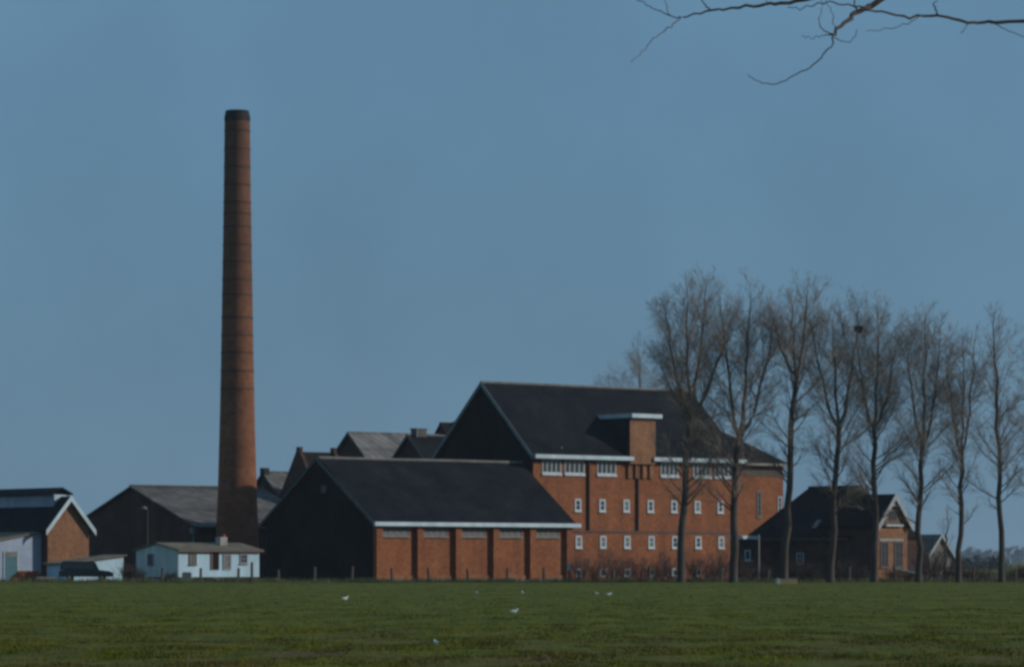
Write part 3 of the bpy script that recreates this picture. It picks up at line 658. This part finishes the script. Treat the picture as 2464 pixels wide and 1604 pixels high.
MB().box(-0.98,-0.742,-0.30,0.30,0,0.47).build('end_block', M['white_old'], tr)
MB().box(-0.74,0.76,-0.30,-0.284,0.38,0.46).build('rim', M['timber_pale'], tr)

# ------------------------------------------------------------------ trees
def rot_about(d, axis, ang): return Matrix.Rotation(ang, 3, axis) @ d
class Tree:
    def __init__(s, seed):
        s.R = random.Random(seed); s.trunk = MB(); s.limb = MB(); s.twig = MB()
    def curve(s, p, d, ln, n, up, wob):
        pts = [p.copy()]; d = d.normalized(); R = s.R
        for i in range(n):
            d = (d + Vector((R.gauss(0,wob), R.gauss(0,wob), R.gauss(0,wob)*0.6)) + Vector((0,0,up))).normalized()
            p = p + d*(ln/n); pts.append(p.copy())
        return pts
    def side(s, d, ang, az):
        a = d.cross(Vector((0,0,1)));
        if a.length < 0.05: a = Vector((1,0,0))
        a.normalize(); q = rot_about(d, a, -ang) if False else rot_about(d, a, ang)
        return rot_about(q, d, az)
    def branch(s, p, d, ln, r, level, maxlevel):
        R = s.R
        n = (6, 4, 2, 2)[min(level,3)]
        pts = s.curve(p, d, ln, n, (0.075,0.06,0.05,0.04)[min(level,3)], (0.09,0.12,0.14,0.16)[min(level,3)])
        rad = [max(0.006, r*(1-0.85*i/n)) for i in range(n+1)]
        (s.limb if level == 0 else s.twig).tube(pts, rad, 5 if level == 0 else 3, cap=False)
        if level >= maxlevel: return
        cnt = max(2, int(ln*(4.6, 5.2, 5)[min(level,2)]*R.uniform(0.8,1.2)))
        for k in range(cnt):
            t = R.uniform(0.18, 1.0); i = min(n-1, int(t*n)); fr = t*n-i
            q = pts[i].lerp(pts[i+1], fr); dd = (pts[i+1]-pts[i]).normalized()
            l2 = ln*R.uniform(0.26,0.55)*(1.15-0.6*t)
            s.branch(q, s.side(dd, R.uniform(0.45,0.95), R.uniform(0,6.283)), max(0.35,l2), max(0.0088, r*0.40*(1-0.5*t)), level+1, maxlevel)
    def axis(s, pts, rad, t0, spread, dens, mb, sides=8, maxlevel=2, flat=False):
        mb.tube(pts, rad, sides, cap=False); R = s.R; n = len(pts)-1
        tot = sum((pts[i+1]-pts[i]).length for i in range(n))
        cnt = int(tot*(1-t0)*dens)
        for k in range(cnt):
            t = t0+(1-t0)*((k+R.uniform(0,1))/cnt); i = min(n-1, int(t*n)); q = pts[i].lerp(pts[i+1], t*n-i)
            dd = (pts[i+1]-pts[i]).normalized(); rel = (t-t0)/(1-t0)
            ln = spread*(0.55+0.75*math.sin(math.pi*min(1, rel*0.85+0.18)))*R.uniform(0.6,1.15)*(1-0.35*rel)
            if flat: ln = spread*(0.70+0.65*rel)*R.uniform(0.5,1.2)
            ang = R.uniform(0.70,1.15)*(1-0.45*rel*(0.4 if flat else 1))
            s.branch(q, s.side(dd, ang, R.uniform(0,6.283)), ln, max(0.020, rad[i]*0.28), 0 if ln > 1.6 else 1, maxlevel)

def make_tree(name, x, y, H, topdx, label, seed, fork=None, r0=0.30, spread=5.3, t0=0.24, dens=2.6, group=None, basedx=0.0, maxlevel=2):
    T = Tree(seed); R = T.R
    e = empty(name, Vector((x, y, 0)), 0, label, 'tree', group)
    n = 16
    def pt(t, wob): return Vector((topdx*t**1.3 + wob*R.gauss(0,0.10), wob*R.gauss(0,0.12), H*t - (0.1 if t == 0 else 0)))
    lead = [pt(i/n, 1 if i > 1 else 0) for i in range(n+1)]
    if fork is None:
        rad = [max(0.02, r0*(1.12 if i == 0 else 1)*(1-i/n)**0.75) for i in range(n+1)]
        T.axis(lead, rad, t0, spread, dens, T.trunk, 9, maxlevel)
    else:
        fh_, limbs = fork
        k = int(fh_*n); tr = lead[:k+1]; rad = [r0*(1.12 if i == 0 else 1)*(1-0.38*i/k) for i in range(k+1)]
        T.axis(tr, rad, min(0.85, t0/fh_), spread*0.95, dens*1.0, T.trunk, 9, maxlevel, flat=True)
        for (dx, dy, frac) in limbs:                     # (end offset x, y, height reached)
            a = tr[-1]; b = Vector((dx, dy, H*frac)); m_ = 9; pts = []
            for i in range(m_+1):
                t = i/m_; h_ = t**1.0; out = t**0.62
                q = Vector((a.x+(b.x-a.x)*out, a.y+(b.y-a.y)*out, a.z+(b.z-a.z)*h_))
                if 0 < i: q += Vector((R.gauss(0,.07), R.gauss(0,.07), 0))
                pts.append(q)
            rr = r0*0.46; rad = [max(0.02, rr*(1-i/m_)**0.7) for i in range(m_+1)]
            T.axis(pts, rad, 0.10, spread*0.80, dens*1.05, T.limb, 7, maxlevel)
    T.trunk.build('trunk', M['bark'], e, smooth=True)
    lb = T.limb.build('limbs', M['limb'], e, smooth=True)
    tag(T.twig.build('twigs', M['twig'], lb), kind='stuff'); lb['kind'] = 'stuff'
    return e

def row_l(px):
    Y = 291.0 + (px-1640)*0.008; return Vector((gx(px, Y), Y, 0))
GRP = 'row of tall bare trees along the field'
def rt(px, toppx, topy, label, seed, fork=None, **kw):
    p = row_l(px); H = gz(topy, p.y); dx = gx(toppx, p.y)-p.x
    if fork: fork = (fork[0], [((gx(tx, p.y)-p.x), dy, gz(tyy, p.y)/H) for (tx, dy, tyy) in fork[1]])
    return make_tree('bare_tree', p.x, p.y, H, dx, label, seed, fork, group=GRP, **kw)
rt(1638, 1682, 690, 'leaning bare tree before the mill wall, the row end closest to the hoist tower', 1, fork=(0.60, [(1600,0.5,735),(1650,-0.8,690),(1700,0.7,672),(1760,-0.4,760)]), r0=0.36)
rt(1764, 1790, 700, 'forked bare tree whose twin limbs rise over the mill roof end', 2, fork=(0.52, [(1735,0.6,715),(1805,-0.6,685),(1868,0.5,760)]), r0=0.38)
rt(1886, 1935, 680, 'straight bare tree before the gap between mill and farmhouse', 3, r0=0.34, spread=4.4, fork=(0.74, [(1860,0.5,760),(1905,-0.5,720),(1945,0.3,672)]), t0=0.34)
rt(1998, 2040, 735, 'bare tree before the dark barn roof carrying a bird nest high up', 4, fork=(0.58, [(1950,-0.6,770),(2005,0.7,760),(2068,0.0,725)]), r0=0.33)
rt(2104, 2105, 745, 'bare tree before the join of barn and farmhouse gable', 5, fork=(0.62, [(2060,0.6,800),(2112,-0.5,738),(2165,0.4,800)]), r0=0.31)
rt(2210, 2235, 760, 'bare tree beside the right end of the farmhouse gable', 6, fork=(0.56, [(2180,0.5,800),(2225,-0.6,755),(2265,0.4,790)]), r0=0.30)
rt(2306, 2335, 790, 'slim bare tree standing over the open meadow beyond the farmhouse', 7, fork=(0.55, [(2275,0.5,830),(2318,-0.5,800),(2350,0.4,785)]), r0=0.27, spread=3.9)
rt(2410, 2392, 745, 'bare tree with a kinked trunk standing out against the far blue wood', 8, r0=0.29, spread=4.4, t0=0.26)
rt(2508, 2512, 780, 'last bare tree of the row, reddish twigged, farthest from the mill', 9, r0=0.3, spread=4.6, t0=0.28)
p = at_grid(1552, 398)
make_tree('bare_tree', p.x, p.y, gz(838, 398), -0.8, 'bare spreading tree rising behind the mill roof', 21, spread=5.5, t0=0.45, r0=0.28, dens=2.2)
p = at_grid(2273, 352)
make_tree('bare_tree', p.x, p.y, gz(1225, 352), 0.3, 'small bushy bare tree by the far grey barn', 22, spread=2.2, t0=0.15, r0=0.16, dens=2.0)
# nest
ny = row_l(1998).y; nst = Tree(5); nb = MB()
nc = Vector((gx(2066, ny), ny, gz(790, ny)))
for k in range(220):
    a = random.uniform(0,6.283); el = random.uniform(-1.3,0.6); rr = random.uniform(0.12,0.40)
    c = nc + Vector((math.cos(a)*math.cos(el)*rr, math.sin(a)*math.cos(el)*rr, math.sin(el)*rr*0.95))
    d = Vector((random.gauss(0,1), random.gauss(0,1), random.gauss(0,0.4))).normalized()*random.uniform(0.12,0.26)
    nb.tube([c-d, c+d], 0.022, 3, cap=False)
tag(nb.build('bird_nest', M['nest']), 'dark round stick nest lodged in a high fork of the bare tree', 'nest')

# shrubs
def shrub(px, Y, h, wd, label, group, seed, m='twig_red', n=40):
    T = Tree(seed); R = T.R; b = T.twig
    for k in range(n):
        d = Vector((R.gauss(0,0.45), R.gauss(0,0.45), 1))
        T.branch(Vector((R.gauss(0,wd*0.35), R.gauss(0,0.25), 0)), d, h*R.uniform(0.6,1.05), 0.028, 1, 3 if h < 1.6 else 2)
    o = T.twig.build('bare_shrub', M[m], loc=(gx(px, Y), Y, -0.02)); return tag(o, label, 'shrub', group)
for k, px in enumerate((1395,1432,1470,1507,1548,1583,1610,1672,1708,1738,1792)):
    Y = 304.5 + (k % 3)*1.6 + (px-1395)*0.012
    shrub(px, Y, (2.6,2.0,3.0,2.2,2.5,1.8,2.8)[k % 7], 1.1, ORD[k]+' bare reddish shrub from the brick shed along the foot of the mill', 'shrubs before the mill wall', 100+k)
for k, px in enumerate((1850,1905,1950,2030,2075)):
    shrub(px, 305+k*0.9, (1.7,2.2,1.5,2.0,1.6)[k], 1.2, ORD[k]+' dark bare shrub from the mill along the barn side of the farmhouse', 'shrubs before the barn', 140+k, 'bark')
for k, px in enumerate((2150,2185,2228,2252,2290,2330,2352,2380,2432,2460,2490)):
    shrub(px, 303.5+k*0.6, (1.2,1.0,3.4,3.0,1.5,1.2,1.6,1.0,1.1,1.5,1.3)[k], 1.1, ORD[k]+' low bare shrub from the white barrier pole in the broken hedge', 'hedge shrubs under the trees', 160+k)
for k, px in enumerate((305, 318, 336, 415)):
    shrub(px, 305+k*0.4, (1.7,1.4,0.8,0.7)[k], 0.6, ORD[k]+' dark twiggy shrub from the small white hut towards the cabin', 'shrubs by the cabin', 180+k, 'bark', 40)

# ------------------------------------------------------------------ far wood on the horizon
random.seed(77); fw = MB()
def clump(cx, cy, h, w_):
    for k in range(150):
        a = random.uniform(0,6.283); t = random.random()**0.6; zz = h*random.random()
        wd = w_*(1.0 if zz < 0.5*h else math.sqrt(max(0.05, 1-((zz/h-0.5)/0.55)**2)))
        c = Vector((cx+math.cos(a)*t*wd, cy+math.sin(a)*t*wd, zz))
        q = Vector((random.gauss(0,1),random.gauss(0,1),random.gauss(0,1))).normalized(); p_ = q.cross(Vector((0,0,1))).normalized()
        s_ = random.uniform(0.05,0.14)*h
        fw.poly([c-q*s_, c+p_*s_*0.6, c+q*s_, c-p_*s_*0.6])
for k in range(300):
    Y = random.uniform(3600, 5000); px = random.uniform(1700, 2900)
    h = random.uniform(9, 17)*(1.25 if 2325 < px < 2350 or 2420 < px < 2600 else 1)
    clump(gx(px, Y), Y, h, h*0.5)
for k in range(40):
    Y = random.uniform(760, 900); px = random.uniform(2290, 2420)
    clump(gx(px, Y), Y, random.uniform(1.4, 3.2), random.uniform(1.4,2.4))
tag(fw.build('far_wood', M['wood_far']), 'distant winter wood fading blue along the horizon', 'wood', kind='stuff')

# ------------------------------------------------------------------ overhanging tree near the camera (trunk stands right of the view)
ov = empty('overhanging_tree', Vector((8.2, 26.5, 0)), 0, 'bare tree branches hanging into the sky from a trunk beside the viewpoint', 'tree')
tk = MB(); tk.tube([(0,0,-0.1),(0.02,0,0.6),(-0.05,0.05,3),(-0.1,0,5.5),(-0.25,-0.05,7.6),(-0.3,0.1,9.5),(-0.2,0.2,12.5)], [0.36,0.29,0.25,0.22,0.17,0.12,0.03], 12)
trunk_o = tk.build('trunk', M['bark'], ov, smooth=True)
def Pn(px, py, Y): return Vector((gx(px, Y)-8.2, Y-26.5, gz(py, Y)))
def sm(pts, k=4):
    out = []
    for i in range(len(pts)-1):
        p0 = pts[max(0,i-1)]; p1 = pts[i]; p2 = pts[i+1]; p3 = pts[min(len(pts)-1,i+2)]
        for j in range(k):
            t = j/k
            out.append(0.5*((2*p1)+(p2-p0)*t+(2*p0-5*p1+4*p2-p3)*t*t+(3*p1-p0-3*p2+p3)*t*t*t))
    out.append(pts[-1]); return out
RB = random.Random(9)
def bough(parent, name, px_pts, w0, w1, Y0, Y1, start=None, m='bark', knob=True):
    pts = [Pn(x, y, Y0+(Y1-Y0)*i/(len(px_pts)-1)) for i, (x, y) in enumerate(px_pts)]
    if start is not None: pts = [Vector(start)] + pts
    q = sm(pts); n = len(q)-1; s_ = F/25.5
    rad = []
    for i in range(n+1):
        t = i/n; r = 0.64*(w0+(w1-w0)*t)/2/s_
        if knob: r *= 1+0.22*max(0, noise.noise(Vector((i*0.9, w0, 4.2))))*1.6
        q[i] = q[i] + Vector((RB.gauss(0,.006), RB.gauss(0,.01), RB.gauss(0,.006)))
        rad.append(max(0.0025, r))
    return MB().tube(q, rad, 7).build(name, M[m], parent, smooth=True)
BR = mat('brown_bough_bark', (0.055,0.040,0.031), (0.105,0.075,0.058), 9, 0.9, bump=0.4); M['bough'] = BR
TW = mat('purple_grey_twig', (0.16,0.13,0.125), (0.25,0.21,0.20), 6, 0.9); M['fine'] = TW
b1 = bough(ov, 'bough', [(3050,-30),(2760,30),(2464,50),(2380,54),(2330,52),(2255,39),(2190,41),(2120,30),(2068,22)], 17, 6, 26, 25, start=(-0.05,0.02,5.2), m='bough')
b2 = bough(ov, 'bough', [(3100,-420),(2600,-260),(2300,-120),(2121,-2),(2082,20),(2060,30),(2030,56),(2010,76),(1996,84)], 34, 9, 26.4, 25.2, start=(-0.22,-0.02,7.3), m='bough')
b3 = bough(ov, 'bough', [(3000,-330),(2450,-170),(2150,-60),(1940,-2),(1880,8),(1830,13),(1760,22),(1700,28),(1640,42)], 24, 5, 26, 25.6, start=(-0.18,0.0,6.7), m='bough')
for (par, pts, w0, w1, Y0, Y1) in (
    (b2, [(2003,84),(2002,104),(1985,132),(1955,160),(1920,178),(1880,198),(1840,202),(1815,194),(1801,180)], 6, 2.5, 25.2, 24.9),
    (b2, [(1996,84),(1978,88),(1950,90),(1930,86)], 4, 1.5, 25.2, 25.3),
    (b2, [(1994,82),(1976,66),(1974,40),(1978,12),(1974,-20)], 5, 2, 25.2, 25.5),
    (b2, [(2008,76),(2006,48),(1996,20),(1985,-10)], 4, 2, 25.2, 25.0),
    (b2, [(2006,92),(2030,102),(2052,94),(2062,72)], 4, 1.5, 25.2, 25.0),
    (b2, [(2062,26),(2056,8),(2058,-14)], 7, 3, 25.2, 25.2),
    (b3, [(1640,42),(1612,38),(1580,24),(1548,8),(1520,-12)], 5, 3, 25.6, 25.8),
    (b3, [(1638,43),(1615,64),(1580,88),(1552,118),(1532,138),(1519,148)], 5, 2, 25.6, 25.3),
    (b3, [(1612,38),(1604,18),(1602,-10)], 4, 2, 25.6, 25.5),
    (b3, [(1706,26),(1692,8),(1682,-12)], 6, 3, 25.6, 25.7),
    (b3, [(1838,12),(1842,-2),(1840,-14)], 4, 2.5, 25.6, 25.7),
    (b1, [(2215,40),(2195,52),(2150,66),(2110,74),(2086,72)], 4, 1.5, 25.1, 25.0),
    (b1, [(2256,38),(2252,22),(2246,10),(2256,2)], 7, 3, 25.2, 25.2),
    (b1, [(2328,52),(2322,70),(2312,78)], 4, 2, 25.3, 25.3),
    (b1, [(2100,27),(2040,10),(1995,6),(1960,14),(1925,20),(1895,16)], 6, 3, 25.0, 24.8),
    (b1, [(2388,54),(2420,70),(2464,92),(2520,110)], 4, 2, 25.6, 25.4)):
    bough(par, 'twig', pts, w0, w1, Y0, Y1, m='fine' if w0 < 5.5 else 'bough')
rest = Tree(31)
for k in range(26):
    z = 4.5+7.5*k/26; az = RB.uniform(-1.2, 1.2); d = Vector((math.cos(az), math.sin(az), 0.6))
    rest.branch(Vector((-0.15,0,z)), d, RB.uniform(1.6,3.4), 0.05, 0, 2)
tag(rest.limb.build('limbs', M['bark'], ov, smooth=True), kind='stuff'); tag(rest.twig.build('twigs', M['twig'], ov), kind='stuff')

# ------------------------------------------------------------------ gulls
def gull_master():
    e = empty('gull', Vector((0,0,0)), 0, 'white gull standing on the pasture', 'bird', 'gulls on the pasture')
    b = MB(); ring = [(-0.26,0.010,0.012,0.235),(-0.18,0.045,0.035,0.225),(-0.08,0.078,0.075,0.21),(0.03,0.085,0.085,0.21),(0.11,0.062,0.065,0.235),(0.145,0.042,0.045,0.285),(0.165,0.044,0.046,0.325),(0.195,0.036,0.036,0.335),(0.222,0.012,0.012,0.328)]
    n = 10
    for (x, ry, rz, z) in ring:
        for k in range(n):
            t = 2*math.pi*k/n; b.v.append((x, ry*math.cos(t), z+rz*math.sin(t)))
    for i in range(len(ring)-1):
        for k in range(n): b.f.append((i*n+k, i*n+(k+1)%n, (i+1)*n+(k+1)%n, (i+1)*n+k))
    b.f.append(tuple(range(n))); b.f.append(tuple((len(ring)-1)*n+k for k in range(n))[::-1])
    b.build('body', M['feather'], e, smooth=True)
    for s_ in (-1, 1):
        w_ = MB(); w_.hexa([(0.09,s_*0.070,0.22),(0.09,s_*0.084,0.22),(-0.30,s_*0.022,0.225),(-0.30,s_*0.014,0.225),(0.08,s_*0.055,0.275),(0.08,s_*0.068,0.275),(-0.30,s_*0.022,0.245),(-0.30,s_*0.014,0.245)])
        w_.build('wing', M['feather_grey'], e)
        MB().tube([(0.0,s_*0.035,-0.01),(0.005,s_*0.035,0.14)], 0.008, 5).build('leg', M['beak'], e)
    MB().tube([(0.215,0,0.328),(0.245,0,0.325),(0.265,0,0.316)], [0.010,0.008,0.002], 6).build('beak', M['beak'], e)
    return e
gm_ = gull_master()
gulls = [(831,1449,0.6,1.25),(1148,1428,2.6,0.9),(1258,1434,1.9,1.15),(1237,1481,0.2,1.15),(1436,1436,3.0,0.95),(1466,1437,0.3,1.1),(1050,1553,2.2,0.7)]
for i, (px, py, rz, sc_) in enumerate(gulls):
    o = gm_ if i == 0 else copy_tree(gm_)
    Y = CAMZ*F/(py-HY); x = gx(px, Y)
    o.location = (x, Y, field_z(x, Y)); o.rotation_euler = (0, 0, rz); o.scale = (sc_*0.58,)*3
o = copy_tree(gm_); tag(o, 'lone white gull perched low on the mill roof', 'bird'); del o['group']
k = mill_l(1358); q = mill_o + U*k + V*0.35
o.location = (q.x, q.y, EV_M if False else 12.5+0.35*(19.75-12.5)/7.7+0.22); o.rotation_euler = (0,0,2.2)

# ------------------------------------------------------------------ grass
rng = np.random.default_rng(5)
def blades(name, X, Y, Z, hmin, hmax, per, wid, m, label, hs=None):
    n = len(X)*per
    bx = np.repeat(X, per)+rng.normal(0, 0.07, n); by = np.repeat(Y, per)+rng.normal(0, 0.07, n); bz = np.repeat(Z, per)-0.02
    h = rng.uniform(hmin, hmax, n)*(1 if hs is None else np.repeat(hs, per)); a = rng.uniform(0, 6.283, n); wd = np.repeat(wid, per)*rng.uniform(0.6, 1.4, n)
    lx = rng.normal(0, 0.45, n)*h; ly = rng.normal(0, 0.45, n)*h
    v = np.empty((n, 3, 3), np.float32)
    v[:,0] = np.stack([bx-np.cos(a)*wd, by-np.sin(a)*wd, bz], 1); v[:,1] = np.stack([bx+np.cos(a)*wd, by+np.sin(a)*wd, bz], 1)
    v[:,2] = np.stack([bx+lx, by+ly, bz+h], 1)
    me = bpy.data.meshes.new(name); me.vertices.add(n*3); me.vertices.foreach_set('co', v.ravel())
    me.loops.add(n*3); me.loops.foreach_set('vertex_index', np.arange(n*3, dtype=np.int32))
    me.polygons.add(n); me.polygons.foreach_set('loop_start', np.arange(0, n*3, 3, dtype=np.int32)); me.update(calc_edges=True)
    me.materials.append(m); o = bpy.data.objects.new(name, me); COL.objects.link(o)
    return tag(o, label, 'grass', kind='stuff')
N = 95000
py = rng.uniform(1396, 1640, N); Y = CAMZ*F/(py-HY); X = (rng.uniform(-120, 2584, N)-CX)/F*Y
keep = Y < 301; X, Y = X[keep], Y[keep]
Z = np.array([field_z(float(a), float(b)) for a, b in zip(X, Y)])
clumpy = np.array([noise.noise(Vector((float(a)*0.5, float(b)*0.25, 9.0))) for a, b in zip(X, Y)])
hs = 0.55+0.9*np.clip(clumpy+0.35, 0, 1)
blades('pasture_grass', X, Y, Z, 0.015, 0.085, 4, 0.007+0.00007*Y, M['grass'], 'short green grass of the pasture', hs)
N = 5200
X = rng.uniform(-58, 56, N); Y = 302.0+rng.normal(0, 1.1, N)
cl_ = np.array([noise.noise(Vector((float(a)*0.35, 0, 2.0))) for a in X]); keep = cl_ > rng.uniform(-0.7, 0.5, N)
X, Y = X[keep], Y[keep]
blades('verge_grass', X, Y, np.zeros(len(X)), 0.10, 0.55, 7, np.full(len(X), 0.022), M['grass_dry'], 'taller rough grass along the fence at the pasture edge')

# ------------------------------------------------------------------ air
hz = bpy.data.materials.new('pale_haze'); hz.use_nodes = True
hn, hl = hz.node_tree.nodes, hz.node_tree.links
hn.remove(hn['Principled BSDF']); pv = hn.new('ShaderNodeVolumePrincipled')
pv.inputs['Color'].default_value = (0.72, 0.84, 0.95, 1); pv.inputs['Density'].default_value = 0.00010; pv.inputs['Anisotropy'].default_value = 0.2
hl.new(pv.outputs[0], hn['Material Output'].inputs['Volume'])
hb = MB().box(-6200, 6200, -1700, 6200, -1.2, 52).build('haze', hz); tag(hb, 'thin pale winter haze over the whole land', 'haze', kind='stuff')
